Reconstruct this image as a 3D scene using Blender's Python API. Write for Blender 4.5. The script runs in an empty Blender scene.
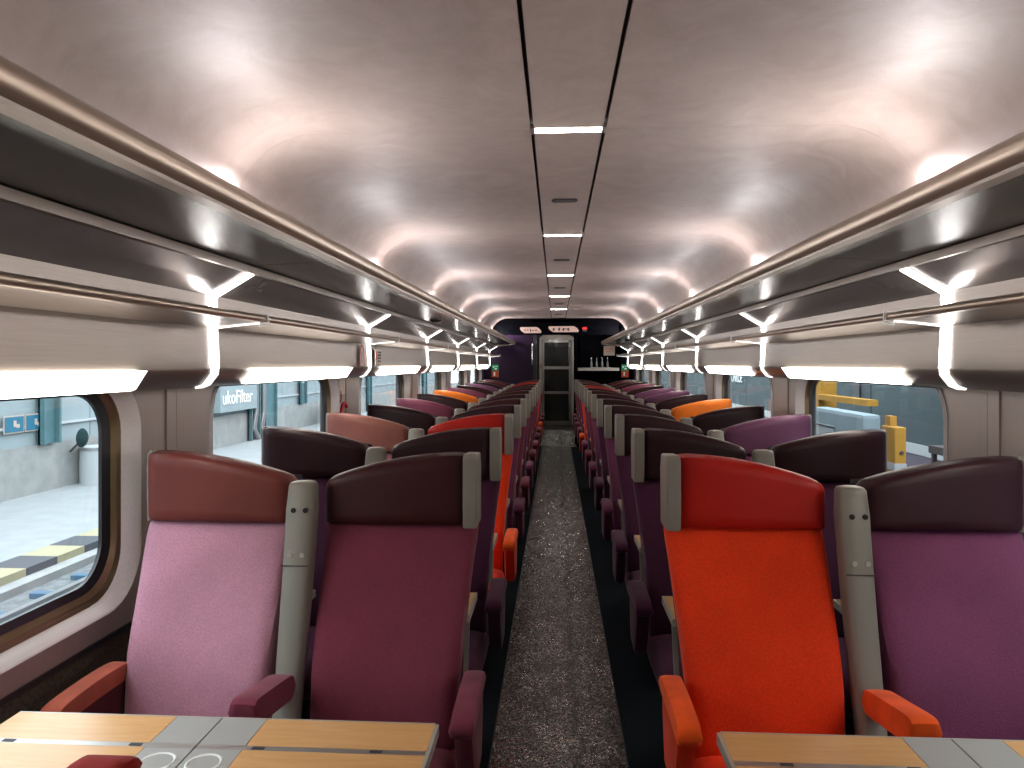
import bpy, bmesh, math, random
from mathutils import Vector
random.seed(7)
PI = math.pi
sc = bpy.context.scene
COL = sc.collection

# ------------------------------------------------------------------ camera, world, exposure
CAMX, CAMH = -0.044, 1.52
cd = bpy.data.cameras.new('camera'); cam = bpy.data.objects.new('camera', cd); COL.objects.link(cam)
cd.sensor_width = 36; cd.lens = 740 / 1024 * 36
cd.shift_y = -20 / 1024
cd.clip_start = 0.02; cd.clip_end = 300
cam.location = (CAMX, 0, CAMH)
cam.rotation_euler = (PI / 2, 0, math.atan(44 / 740))
sc.camera = cam
sc.view_settings.view_transform = 'Standard'
sc.view_settings.look = 'None'
sc.view_settings.gamma = 1
sc.view_settings.use_curve_mapping = False
sc.view_settings.exposure = 0.0
w = bpy.data.worlds.new('world'); sc.world = w; w.use_nodes = True
bg = w.node_tree.nodes['Background']
bg.inputs[0].default_value = (0.86, 0.93, 1.0, 1); bg.inputs[1].default_value = 6.0
STRIP, STRIP_DIM, BAR, SPOT, UP = 22.0, 1.5, 13.0, 34.0, 270.0

# ------------------------------------------------------------------ materials
MATS = {}
def mat(name, color=(.5, .5, .5), rough=.5, metal=0., emit=None, estr=0, spec=None, sheen=0, coat=0):
    m = bpy.data.materials.new(name); m.use_nodes = True
    b = m.node_tree.nodes['Principled BSDF']
    b.inputs['Base Color'].default_value = (*color, 1)
    b.inputs['Roughness'].default_value = rough
    b.inputs['Metallic'].default_value = metal
    if spec is not None: b.inputs['Specular IOR Level'].default_value = spec
    if sheen: b.inputs['Sheen Weight'].default_value = sheen; b.inputs['Sheen Roughness'].default_value = .4
    if coat: b.inputs['Coat Weight'].default_value = coat
    if emit:
        b.inputs['Emission Color'].default_value = (*emit, 1); b.inputs['Emission Strength'].default_value = estr
    MATS[name] = m
    return m
def nt(m): return m.node_tree, m.node_tree.nodes, m.node_tree.links, m.node_tree.nodes['Principled BSDF']
def coords(m, scale=(1, 1, 1), kind='Object'):
    t, n, l, b = nt(m)
    tc = n.new('ShaderNodeTexCoord'); mp = n.new('ShaderNodeMapping'); mp.inputs['Scale'].default_value = scale
    l.new(tc.outputs[kind], mp.inputs[0]); return mp.outputs[0]
def noise(m, vec, scale, detail=3, rough=.5, dist=0):
    t, n, l, b = nt(m)
    x = n.new('ShaderNodeTexNoise'); x.inputs['Scale'].default_value = scale; x.inputs['Detail'].default_value = detail
    x.inputs['Roughness'].default_value = rough; x.inputs['Distortion'].default_value = dist
    l.new(vec, x.inputs['Vector']); return x.outputs['Fac']
def ramp(m, fac, stops):
    t, n, l, b = nt(m)
    r = n.new('ShaderNodeValToRGB'); e = r.color_ramp.elements
    while len(e) < len(stops): e.new(.5)
    for q, (p, c) in zip(e, stops): q.position = p; q.color = (*c, 1) if len(c) == 3 else c
    l.new(fac, r.inputs[0]); return r.outputs[0]
def bump(m, h, strength=.3, dist=.002):
    t, n, l, b = nt(m)
    x = n.new('ShaderNodeBump'); x.inputs['Strength'].default_value = strength; x.inputs['Distance'].default_value = dist
    l.new(h, x.inputs['Height']); l.new(x.outputs[0], b.inputs['Normal']); return x
def mult(m, a, b_, fac=1., mode='MULTIPLY'):
    t, n, l, b = nt(m)
    x = n.new('ShaderNodeMix'); x.data_type = 'RGBA'; x.blend_type = mode; x.inputs[0].default_value = fac
    l.new(a, x.inputs[6]); l.new(b_, x.inputs[7]); return x.outputs[2]
def g(v): return (v, v, v)

# seat materials take the hue of each seat from the object's own colour
fabric = mat('seat_fabric', rough=.85, sheen=.15, spec=.2)
t, n, l, b = nt(fabric)
oi = n.new('ShaderNodeObjectInfo'); v = coords(fabric); v.node.inputs['Rotation'].default_value = (0, PI / 4, 0)
vor = n.new('ShaderNodeTexVoronoi'); vor.inputs['Scale'].default_value = 190; vor.inputs['Randomness'].default_value = .85; l.new(v, vor.inputs['Vector'])
pat = ramp(fabric, vor.outputs['Distance'], [(.0, g(1.06)), (.62, g(.84))])
blot = ramp(fabric, noise(fabric, v, 5, 4), [(.3, g(.86)), (.7, g(1.06))])
c1 = mult(fabric, oi.outputs['Color'], pat); c2 = mult(fabric, c1, blot)
l.new(c2, b.inputs['Base Color']); bump(fabric, vor.outputs['Distance'], .5, .0015)
velour = mat('velour', rough=.85, sheen=.12, spec=.15)
t, n, l, b = nt(velour)
oi = n.new('ShaderNodeObjectInfo'); v = coords(velour)
c1 = mult(velour, oi.outputs['Color'], ramp(velour, noise(velour, v, 9, 5), [(.3, g(.75)), (.7, g(1.15))]))
l.new(c1, b.inputs['Base Color']); bump(velour, noise(velour, v, 300, 2), .25, .001)
leather = mat('leather', rough=.38, spec=.22)
t, n, l, b = nt(leather)
oi = n.new('ShaderNodeObjectInfo'); v = coords(leather)
c1 = mult(leather, oi.outputs['Color'], ramp(leather, noise(leather, v, 6, 5, .6), [(.25, g(.8)), (.75, g(1.12))]))
l.new(c1, b.inputs['Base Color'])
l.new(ramp(leather, noise(leather, v, 14, 4), [(.3, g(.36)), (.7, g(.5))]), b.inputs['Roughness'])
bump(leather, noise(leather, v, 160, 3), .12, .001)

mat('grey_plastic', (.215, .20, .17), .42)
mat('dark_plastic', (.03, .022, .03), .5)
mat('black', (.008, .008, .01), .4)
mat('header_black', (.003, .003, .004), .9, spec=0); mat('door_paint', (.50, .46, .42), .4); mat('hole_black', (.01, .01, .01), .8)
mat('chrome', (.6, .6, .6), .25, 1)
mat('steel', (.45, .44, .42), .4, .9)

def brushed(name, color, rough, metal, sc_=(60, 1.2, 60), st=.12, var=.07):
    m = mat(name, color, rough, metal)
    t, n, l, b = nt(m); v = coords(m, sc_)
    f = noise(m, v, 3, 4, .6)
    l.new(ramp(m, f, [(.3, tuple(c * (1 - var) for c in color)), (.7, tuple(min(1, c * (1 + var)) for c in color))]), b.inputs['Base Color'])
    bump(m, f, st, .001); return m
brushed('fairing_metal', (.25, .212, .185), .36, .75)
brushed('pillar_metal', (.36, .30, .27), .42, .25, (30, 30, 1.2), .05, .035)
brushed('frame_silver', (.74, .69, .67), .36, .2)
brushed('rail_bronze', (.40, .32, .25), .33, .7)
brushed('lip_metal', (.36, .31, .27), .38, .6)
brushed('cove_metal', (.40, .36, .36), .27, .6, (4, 4, 4), .03)
brushed('brass', (.26, .19, .11), .35, .9)
m = mat('shelf_glass', (.010, .015, .013), .15, .0, spec=1.0)
v = coords(m, (20, 7, 20)); bump(m, noise(m, v, 7, 5, .75), .55, .002)

m = mat('ceiling_skin', (.37, .31, .285), .38, .15, spec=.4)
t, n, l, b = nt(m)
v = coords(m)
f1 = noise(m, v, 5, 5, .6, 1.5)
v2 = coords(m, (1, 1, 1)); f2 = noise(m, v2, 110, 3, .6, 2.5)
l.new(ramp(m, f1, [(.3, (.275, .212, .188)), (.7, (.335, .265, .236))]), b.inputs['Base Color'])
l.new(ramp(m, f2, [(.3, g(.46)), (.7, g(.64))]), b.inputs['Roughness'])
bump(m, f2, .4, .0015)
mat('gap_black', (.015, .012, .012), .8)

m = mat('carpet', (.012, .016, .02), .95, spec=.1)
t, n, l, b = nt(m); v = coords(m); f = noise(m, v, 220, 2)
l.new(ramp(m, f, [(.3, (.004, .006, .009)), (.7, (.022, .032, .040))]), b.inputs['Base Color']); bump(m, f, .6, .003)
m = mat('wall_carpet', (.1, .09, .07), .95, spec=.1)
t, n, l, b = nt(m); v = coords(m); f = noise(m, v, 90, 4, .7)
l.new(ramp(m, f, [(.3, (.05, .043, .032)), (.7, (.14, .12, .095))]), b.inputs['Base Color']); bump(m, f, .6, .003)
m = mat('runner_vinyl', (.02, .02, .02), .2, .75, spec=.9)
t, n, l, b = nt(m); v = coords(m, (1.0, .75, 1))
vo = n.new('ShaderNodeTexVoronoi'); vo.feature = 'DISTANCE_TO_EDGE'; vo.inputs['Scale'].default_value = 24
nz = n.new('ShaderNodeTexNoise'); nz.inputs['Scale'].default_value = 9; nz.inputs['Detail'].default_value = 4
l.new(v, nz.inputs['Vector'])
ad = n.new('ShaderNodeMix'); ad.data_type = 'RGBA'; ad.blend_type = 'ADD'; ad.inputs[0].default_value = .16
l.new(v, ad.inputs[6]); l.new(nz.outputs['Color'], ad.inputs[7]); l.new(ad.outputs[2], vo.inputs['Vector'])
e1 = ramp(m, vo.outputs['Distance'], [(0, g(0)), (.12, g(1))])
f3 = noise(m, coords(m, (1, .55, 1)), 62, 3, .5, 2.6)
hh = mult(m, e1, f3, 1, 'ADD'); bump(m, hh, .7, .0028)
sx = n.new('ShaderNodeSeparateXYZ'); l.new(coords(m), sx.inputs[0])
nz2 = noise(m, coords(m, (0, 1, 0)), 3.2, 7, .72)
ma = n.new('ShaderNodeMath'); ma.operation = 'MULTIPLY_ADD'; ma.inputs[1].default_value = .30; ma.inputs[2].default_value = -.115; l.new(nz2, ma.inputs[0])
mb_ = n.new('ShaderNodeMath'); mb_.operation = 'SUBTRACT'; l.new(sx.outputs[0], mb_.inputs[0]); l.new(ma.outputs[0], mb_.inputs[1])
mc = n.new('ShaderNodeMath'); mc.operation = 'ABSOLUTE'; l.new(mb_.outputs[0], mc.inputs[0])
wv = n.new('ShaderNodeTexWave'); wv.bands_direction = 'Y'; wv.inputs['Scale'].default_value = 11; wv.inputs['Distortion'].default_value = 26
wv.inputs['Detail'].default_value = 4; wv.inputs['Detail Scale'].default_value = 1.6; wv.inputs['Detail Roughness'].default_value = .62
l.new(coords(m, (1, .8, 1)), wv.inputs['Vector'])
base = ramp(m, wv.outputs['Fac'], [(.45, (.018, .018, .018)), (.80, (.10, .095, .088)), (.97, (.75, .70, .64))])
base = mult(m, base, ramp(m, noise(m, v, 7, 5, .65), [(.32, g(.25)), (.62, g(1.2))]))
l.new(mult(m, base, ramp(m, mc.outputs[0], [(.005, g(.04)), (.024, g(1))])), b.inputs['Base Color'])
b2 = n.new('ShaderNodeBump'); b2.inputs['Strength'].default_value = .8; b2.inputs['Distance'].default_value = .003
l.new(noise(m, coords(m, (1, .5, 1)), 38, 2, .5, 3.0), b2.inputs['Height']); l.new(b2.outputs[0], b.inputs['Coat Normal'])
b.inputs['Coat Weight'].default_value = .6; b.inputs['Coat Roughness'].default_value = .10; b.inputs['Coat IOR'].default_value = 1.8
l.new(ramp(m, f3, [(.35, g(.16)), (.7, g(.36))]), b.inputs['Roughness'])

def wood(name, c0, c1):
    m = mat(name, c0, .32, spec=.4); t, n, l, b = nt(m); v = coords(m, (1.2, 14, 14))
    f = noise(m, v, 5, 5, .6, .8)
    l.new(ramp(m, f, [(.3, c0), (.7, c1)]), b.inputs['Base Color'])
wood('table_wood', (.60, .32, .12), (.68, .40, .17))
mat('table_grey', (.36, .37, .36), .38)
mat('table_line', (.45, .44, .38), .4, .3)

def emis(name, c, s, base=(.8, .8, .8), rough=.5): return mat(name, base, rough, emit=c, estr=s)
emis('strip_light', (1, .97, .95), STRIP); emis('strip_dim', (1, .96, .92), STRIP_DIM)
emis('bar_light', (1, .93, .84), BAR); emis('fill_lamp_glow', (1, .93, .85), 60); emis('cove_light', (1, .96, .92), 3.2); emis('spot_light', (1, .90, .78), SPOT); emis('uplight', (.97, .97, 1), UP)

m = bpy.data.materials.new('window_glass'); m.use_nodes = True; MATS['window_glass'] = m
n = m.node_tree.nodes; l = m.node_tree.links; n.clear()
o = n.new('ShaderNodeOutputMaterial'); mx = n.new('ShaderNodeMixShader'); tr = n.new('ShaderNodeBsdfTransparent')
gl = n.new('ShaderNodeBsdfGlossy'); gl.inputs['Roughness'].default_value = .02
tr.inputs[0].default_value = (.93, .96, .96, 1)
fr = n.new('ShaderNodeFresnel'); fr.inputs[0].default_value = 1.5
ge = n.new('ShaderNodeNewGeometry'); mm = n.new('ShaderNodeMath'); mm.operation = 'SUBTRACT'; mm.use_clamp = True
l.new(fr.outputs[0], mm.inputs[0]); l.new(ge.outputs['Backfacing'], mm.inputs[1])
l.new(mm.outputs[0], mx.inputs[0]); l.new(tr.outputs[0], mx.inputs[1]); l.new(gl.outputs[0], mx.inputs[2]); l.new(mx.outputs[0], o.inputs[0])
mat('door_glass', (.008, .012, .012), .08, spec=.8)

# outdoors and small print
def rough_paint(name, c, var=.2, scale=3, rough=.8):
    m = mat(name, c, rough); t, n, l, b = nt(m); v = coords(m)
    f = noise(m, v, scale, 6, .65)
    l.new(ramp(m, f, [(.3, tuple(x * (1 - var) for x in c)), (.65, tuple(min(1, x * (1 + var * .5)) for x in c))]), b.inputs['Base Color']); return m
rough_paint('concrete', (.25, .255, .25)); rough_paint('platform_concrete', (.25, .265, .27), .12)
rough_paint('ballast', (.13, .14, .145), .5, 12); rough_paint('cladding', (.23, .275, .29), .08, 1.5)
rough_paint('teal_steel', (.06, .135, .15), .15); rough_paint('train_teal', (.018, .040, .046), .25, 1.5, .6)
rough_paint('pale_box', (.22, .28, .31), .08); rough_paint('crane_yellow', (.40, .20, .02), .15, 6)
mat('hazard_yellow', (.30, .27, .17), .8); mat('hazard_black', (.06, .065, .075), .8)
mat('rail_steel', (.25, .25, .25), .4, .6); mat('sleeper_blue', (.05, .11, .17), .7)
mat('white_paint', (.85, .87, .88), .6); mat('weathered_white', (.36, .38, .39), .7); mat('sign_blue', (.01, .11, .18), .5); mat('sign_peach', (.38, .31, .27), .6)
mat('red_paint', (.55, .02, .03), .5); mat('sign_green', (.01, .28, .13), .5); mat('sign_cream', (.62, .52, .44), .6)
mat('print_dark', (.05, .04, .04), .7); mat('mirror_dark', (.012, .03, .03), .8, spec=.1)
mat('purple_panel', (.014, .003, .019), .5, spec=.2); mat('orange_paint', (.7, .18, .05), .6)
mat('exterior_floor', (.10, .09, .12), .8)
emis('display', (.75, .50, .42), .45, (.3, .2, .17)); emis('exit_red', (1, .03, .02), .6, (.3, .01, .01)); emis('lit_green', (.02, .5, .2), .12, (.005, .14, .06), .9); emis('lit_red', (.8, .12, .04), .12, (.25, .04, .015), .9)
mat('bottle_glass', (.30, .32, .32), .1, .2)

# ------------------------------------------------------------------ mesh building
class MB:
    def __init__(s): s.v = []; s.f = []
    def box(s, x0, x1, y0, y1, z0, z1):
        i = len(s.v)
        s.v += [(x, y, z) for z in (z0, z1) for y in (y0, y1) for x in (x0, x1)]
        s.f += [tuple(i + k for k in q) for q in ((0, 1, 3, 2), (4, 6, 7, 5), (0, 4, 5, 1), (2, 3, 7, 6), (0, 2, 6, 4), (1, 5, 7, 3))]
        return s
    def prism(s, poly, y0, y1):        # polygon in (x,z) run along y
        i = len(s.v); n = len(poly)
        s.v += [(x, y0, z) for x, z in poly] + [(x, y1, z) for x, z in poly]
        s.f += [tuple(range(i, i + n)), tuple(range(i + n, i + 2 * n))[::-1]]
        s.f += [(i + k, i + (k + 1) % n, i + n + (k + 1) % n, i + n + k) for k in range(n)]
        return s
    def prism_z(s, poly, z0, z1):
        i = len(s.v); n = len(poly)
        s.v += [(x, y, z0) for x, y in poly] + [(x, y, z1) for x, y in poly]
        s.f += [tuple(range(i, i + n)), tuple(range(i + n, i + 2 * n))[::-1]]
        s.f += [(i + k, i + (k + 1) % n, i + n + (k + 1) % n, i + n + k) for k in range(n)]
        return s
    def prism_x(s, poly, x0, x1):      # polygon in (y,z) run along x
        i = len(s.v); n = len(poly)
        s.v += [(x0, y, z) for y, z in poly] + [(x1, y, z) for y, z in poly]
        s.f += [tuple(range(i, i + n)), tuple(range(i + n, i + 2 * n))[::-1]]
        s.f += [(i + k, i + (k + 1) % n, i + n + (k + 1) % n, i + n + k) for k in range(n)]
        return s
    def ribbon(s, pts, th, y0, y1):    # sheet following a polyline in (x,z), with thickness
        off = []
        for k in range(len(pts)):
            a = Vector(pts[max(0, k - 1)]); c = Vector(pts[min(len(pts) - 1, k + 1)])
            d = (c - a).normalized(); off.append((pts[k][0] - d.y * th, pts[k][1] + d.x * th))
        i = len(s.v); n = len(pts)
        for y in (y0, y1):
            s.v += [(x, y, z) for x, z in pts] + [(x, y, z) for x, z in off]
        A, B, C, D = i, i + n, i + 2 * n, i + 3 * n
        for k in range(n - 1):
            s.f += [(A + k, A + k + 1, C + k + 1, C + k), (B + k, D + k, D + k + 1, B + k + 1),
                    (A + k, B + k, B + k + 1, A + k + 1), (C + k, C + k + 1, D + k + 1, D + k)]
        s.f += [(A, C, D, B), (A + n - 1, B + n - 1, D + n - 1, C + n - 1)]
        return s
    def slab(s, nu, nv, fn, pw=6, q=2.4):
        us = [.5 - .5 * math.cos(PI * i / nu) for i in range(nu + 1)]; vs = [.5 - .5 * math.cos(PI * i / nv) for i in range(nv + 1)]
        e = lambda t: max(0, 1 - abs(2 * t - 1) ** pw) ** (1 / q)
        top = {}; bot = {}
        for i, u in enumerate(us):
            for j, v in enumerate(vs):
                k = e(u) * e(v)
                top[i, j] = len(s.v); s.v.append(fn(u, v, k))
                if i in (0, nu) or j in (0, nv): bot[i, j] = top[i, j]
                else: bot[i, j] = len(s.v); s.v.append(fn(u, v, -k))
        for i in range(nu):
            for j in range(nv):
                s.f.append((top[i, j], top[i + 1, j], top[i + 1, j + 1], top[i, j + 1]))
                s.f.append((bot[i, j], bot[i, j + 1], bot[i + 1, j + 1], bot[i + 1, j]))
        return s
    def loft(s, rings):                # list of rings (same count), capped
        i = len(s.v); n = len(rings[0])
        for r in rings: s.v += r
        for k in range(len(rings) - 1):
            for j in range(n):
                s.f.append((i + k * n + j, i + k * n + (j + 1) % n, i + (k + 1) * n + (j + 1) % n, i + (k + 1) * n + j))
        s.f += [tuple(range(i, i + n))[::-1], tuple(i + (len(rings) - 1) * n + j for j in range(n))]
        return s
    def cyl(s, c, r, h, axis='z', n=16, r2=None):
        r2 = r if r2 is None else r2
        def P(a, rr, t):
            p = (rr * math.cos(a), rr * math.sin(a))
            return {'z': (c[0] + p[0], c[1] + p[1], c[2] + t), 'y': (c[0] + p[0], c[1] + t, c[2] + p[1]), 'x': (c[0] + t, c[1] + p[0], c[2] + p[1])}[axis]
        return s.loft([[P(2 * PI * k / n, r, 0) for k in range(n)], [P(2 * PI * k / n, r2, h) for k in range(n)]])
    def tube(s, pts, r, n=8):
        rings = []
        for k, p in enumerate(pts):
            a = Vector(pts[max(0, k - 1)]); c = Vector(pts[min(len(pts) - 1, k + 1)]); d = (c - a).normalized()
            u = d.orthogonal().normalized() if k == 0 else (u - d * u.dot(d)).normalized(); w_ = d.cross(u)
            rings.append([tuple(Vector(p) + u * r * math.cos(2 * PI * j / n) + w_ * r * math.sin(2 * PI * j / n)) for j in range(n)])
        return s.loft(rings)
    def mesh(s, name, material, smooth=False, bevel=0):
        me = bpy.data.meshes.new(name); me.from_pydata(s.v, [], s.f)
        bm = bmesh.new(); bm.from_mesh(me)
        bmesh.ops.recalc_face_normals(bm, faces=bm.faces)
        if bevel: bmesh.ops.bevel(bm, geom=bm.edges[:], offset=bevel, segments=2, affect='EDGES', profile=.6)
        if smooth:
            for f in bm.faces: f.smooth = True
            for ed in bm.edges:
                if len(ed.link_faces) == 2 and ed.calc_face_angle(0) > .9: ed.smooth = False
        bm.to_mesh(me); bm.free()
        me.materials.append(MATS[material] if isinstance(material, str) else material)
        return me

def put(name, me, parent=None, loc=(0, 0, 0), color=None):
    o = bpy.data.objects.new(name, me); COL.objects.link(o); o.location = loc
    if parent: o.parent = parent
    if color: o.color = (*color, 1)
    return o
def obj(name, mb, material, parent=None, smooth=False, bevel=0, loc=(0, 0, 0), color=None):
    return put(name, mb.mesh(name, material, smooth, bevel), parent, loc, color)
def tag(o, label, cat, group=None, kind=None):
    if label: o['label'] = label
    if cat: o['category'] = cat
    if group: o['group'] = group
    if kind: o['kind'] = kind
    return o
def empty(name, loc=(0, 0, 0)):
    o = bpy.data.objects.new(name, None); COL.objects.link(o); o.location = loc; o.empty_display_size = .1; return o
def thing(name, label, cat, loc=(0, 0, 0), group=None): return tag(empty(name, loc), label, cat, group)
def struct(name): o = empty(name); o['kind'] = 'structure'; return o
def copy_tree(o, parent=None):
    c = o.copy(); COL.objects.link(c)
    if parent: c.parent = parent
    for ch in [q for q in CH.get(o.name, [])]: copy_tree(ch, c)
    return c
CH = {}
def index_children():
    CH.clear()
    for q in bpy.data.objects:
        if q.parent: CH.setdefault(q.parent.name, []).append(q)

P = 2.2; PC = 2.57                       # bay length, pillar centre of the first bay boundary in view
Y0, Y1 = PC - 2 * P, 13.75
bays = [PC + P * k for k in range(-2, 5)]  # seven bays
ends = {4: Y1}
ORD = ['first', 'second', 'third', 'fourth', 'fifth', 'sixth', 'seventh', 'eighth', 'ninth', 'tenth', 'eleventh', 'twelfth', 'thirteenth']
H = CAMH

# ------------------------------------------------------------------ floor, ceiling, body
fl = struct('floor')
obj('carpet_field', MB().box(-1.46, 1.46, Y0, 13.72, -.06, 0), 'carpet', fl)
obj('aisle_runner', MB().box(-.295, .225, Y0, 13.66, 0, .004), 'runner_vinyl', fl)
obj('runner_edge', MB().box(-.300, -.295, Y0, 13.66, 0, .006).box(.225, .230, Y0, 13.66, 0, .006), 'black', fl)
obj('ramp_plate', MB().prism_x([(13.66, .004), (14.28, .235), (14.28, -.06), (13.66, -.06)], -.39, .34), 'runner_vinyl', fl)
obj('ramp_edge', MB().box(-.39, .34, 13.63, 13.66, 0, .012).box(-.39, .34, 14.28, 14.32, -.06, .245), 'steel', fl)
obj('vestibule_floor', MB().box(-.5, .5, 14.32, 16.2, .1, .24), 'black', fl)

ce = struct('ceiling')
CZ = H + .85
side_prof = [(.137, CZ), (.60, CZ), (.93, CZ)]
for k in range(1, 9):
    a = PI / 2 * (1 - k / 8); side_prof.append((.93 + .32 * math.cos(a), CZ - .32 + .32 * math.sin(a)))
side_prof.append((1.25, H + .36))
for s in (-1, 1):
    pts = [(s * x, z) for x, z in side_prof]
    me = None
    for y in bays:
        L = P - .002 if y < 11 else Y1 - y - .12
        if me is None or y > 11: me = MB().ribbon(pts, s * .014, .0, L).mesh('ceiling_panel', 'ceiling_skin', True)
        put('ceiling_panel', me, ce, (0, y + .12, 0))
me = MB().box(-.124, .124, 0, P - .070, CZ - .001, CZ + .014).mesh('centre_panel', 'ceiling_skin')
for y in bays: put('centre_panel', me, ce, (0, y + .155, 0))
obj('backing', MB().box(-1.45, 1.45, Y0, Y1, CZ + .02, CZ + .05), 'gap_black', ce)
obj('roof_shell', MB().box(-1.55, 1.55, Y0 - .1, 16.4, CZ + .08, CZ + .14), 'black', ce)

for i, y in enumerate(bays[1:] + [13.5]):
    if y > 13: continue
    which = ORD[max(0, i - 1)] if i else None
    t_ = thing('ceiling_light', 'bar light across the ceiling centre strip, %s one ahead of the camera' % ORD[i - 1] if i else
               'bar light across the ceiling centre strip, just above the camera', 'light', (0, y + .12, CZ), 'bar lights across the ceiling centre')
    obj('diffuser', MB().box(-.120, .120, -.022, .022, -.004, .010), 'spot_light', t_)
    obj('light_frame', MB().box(-.135, -.121, -.034, .034, -.005, .012).box(.121, .135, -.034, .034, -.005, .012)
        .box(-.121, .121, -.034, -.023, -.002, .01).box(-.121, .121, .023, .034, -.002, .01), 'lip_metal', t_)
    if i:
        sp = thing('speaker_grille', 'dark oblong speaker grille in the ceiling centre panel, %s from the camera' % ORD[i - 1], 'grille', (0, y + 1.27, CZ - .004), 'oblong grilles in the ceiling')
        p_ = [(.065 * (1 if c > 0 else -1) * 0 + x, z) for x, z, c in [(0, 0, 0)]]
        ring = [(math.copysign(.045, math.cos(a)) + .022 * math.cos(a), .022 * 1.6 * math.sin(a)) for a in [2 * PI * (j + .5) / 24 for j in range(24)]]
        obj('grille_plate', MB().prism_z(ring, -.003, .002), 'gap_black', sp)
        sl = MB()
        for q in range(5): sl.box(-.05, .05, -.026 + q * .012, -.021 + q * .012, -.005, -.003)
        obj('grille_slats', sl, 'print_dark', sp)['kind'] = 'stuff'

# ------------------------------------------------------------------ side walls, windows, racks
def rrect(y0, y1, z0, z1, r, n=8):
    out = []
    for cy, cz, a0 in ((y1 - r, z1 - r, 0), (y0 + r, z1 - r, 90), (y0 + r, z0 + r, 180), (y1 - r, z0 + r, 270)):
        for k in range(n + 1):
            a = math.radians(a0 + 90 * k / n); out.append((cy + r * math.cos(a), cz + r * math.sin(a)))
    return out
W0, W1 = .26, 1.94            # window opening inside a bay (from the bay's start)
ZB, ZT = .775, 1.475
def plate_with_hole(outer, hole, x0, x1):
    """flat plate between x0 and x1 with a hole; both loops in (y,z)"""
    bm = bmesh.new(); ed = []
    loops = []
    for lp in (outer, hole):
        vs = [bm.verts.new((x0, y, z)) for y, z in lp]; loops.append(vs)
        for k in range(len(vs)): ed.append(bm.edges.new((vs[k], vs[(k + 1) % len(vs)])))
    bmesh.ops.triangle_fill(bm, use_beauty=True, use_dissolve=False, edges=ed)
    r = bmesh.ops.extrude_face_region(bm, geom=bm.faces[:])
    for q in r['geom']:
        if isinstance(q, bmesh.types.BMVert): q.co.x = x1
    bmesh.ops.recalc_face_normals(bm, faces=bm.faces)
    return bm
def bm_mesh(bm, name, material):
    me = bpy.data.meshes.new(name); bm.to_mesh(me); bm.free(); me.materials.append(MATS[material]); return me
def loops_mesh(name, loops, material):
    """ring surface through successive loops of (x, [(y,z)...])"""
    mb = MB(); n = len(loops[0][1])
    for x, lp in loops: mb.v += [(x, y, z) for y, z in lp]
    for k in range(len(loops) - 1):
        for j in range(n): mb.f.append((k * n + j, k * n + (j + 1) % n, (k + 1) * n + (j + 1) % n, (k + 1) * n + j))
    return mb.mesh(name, material, True)

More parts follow.
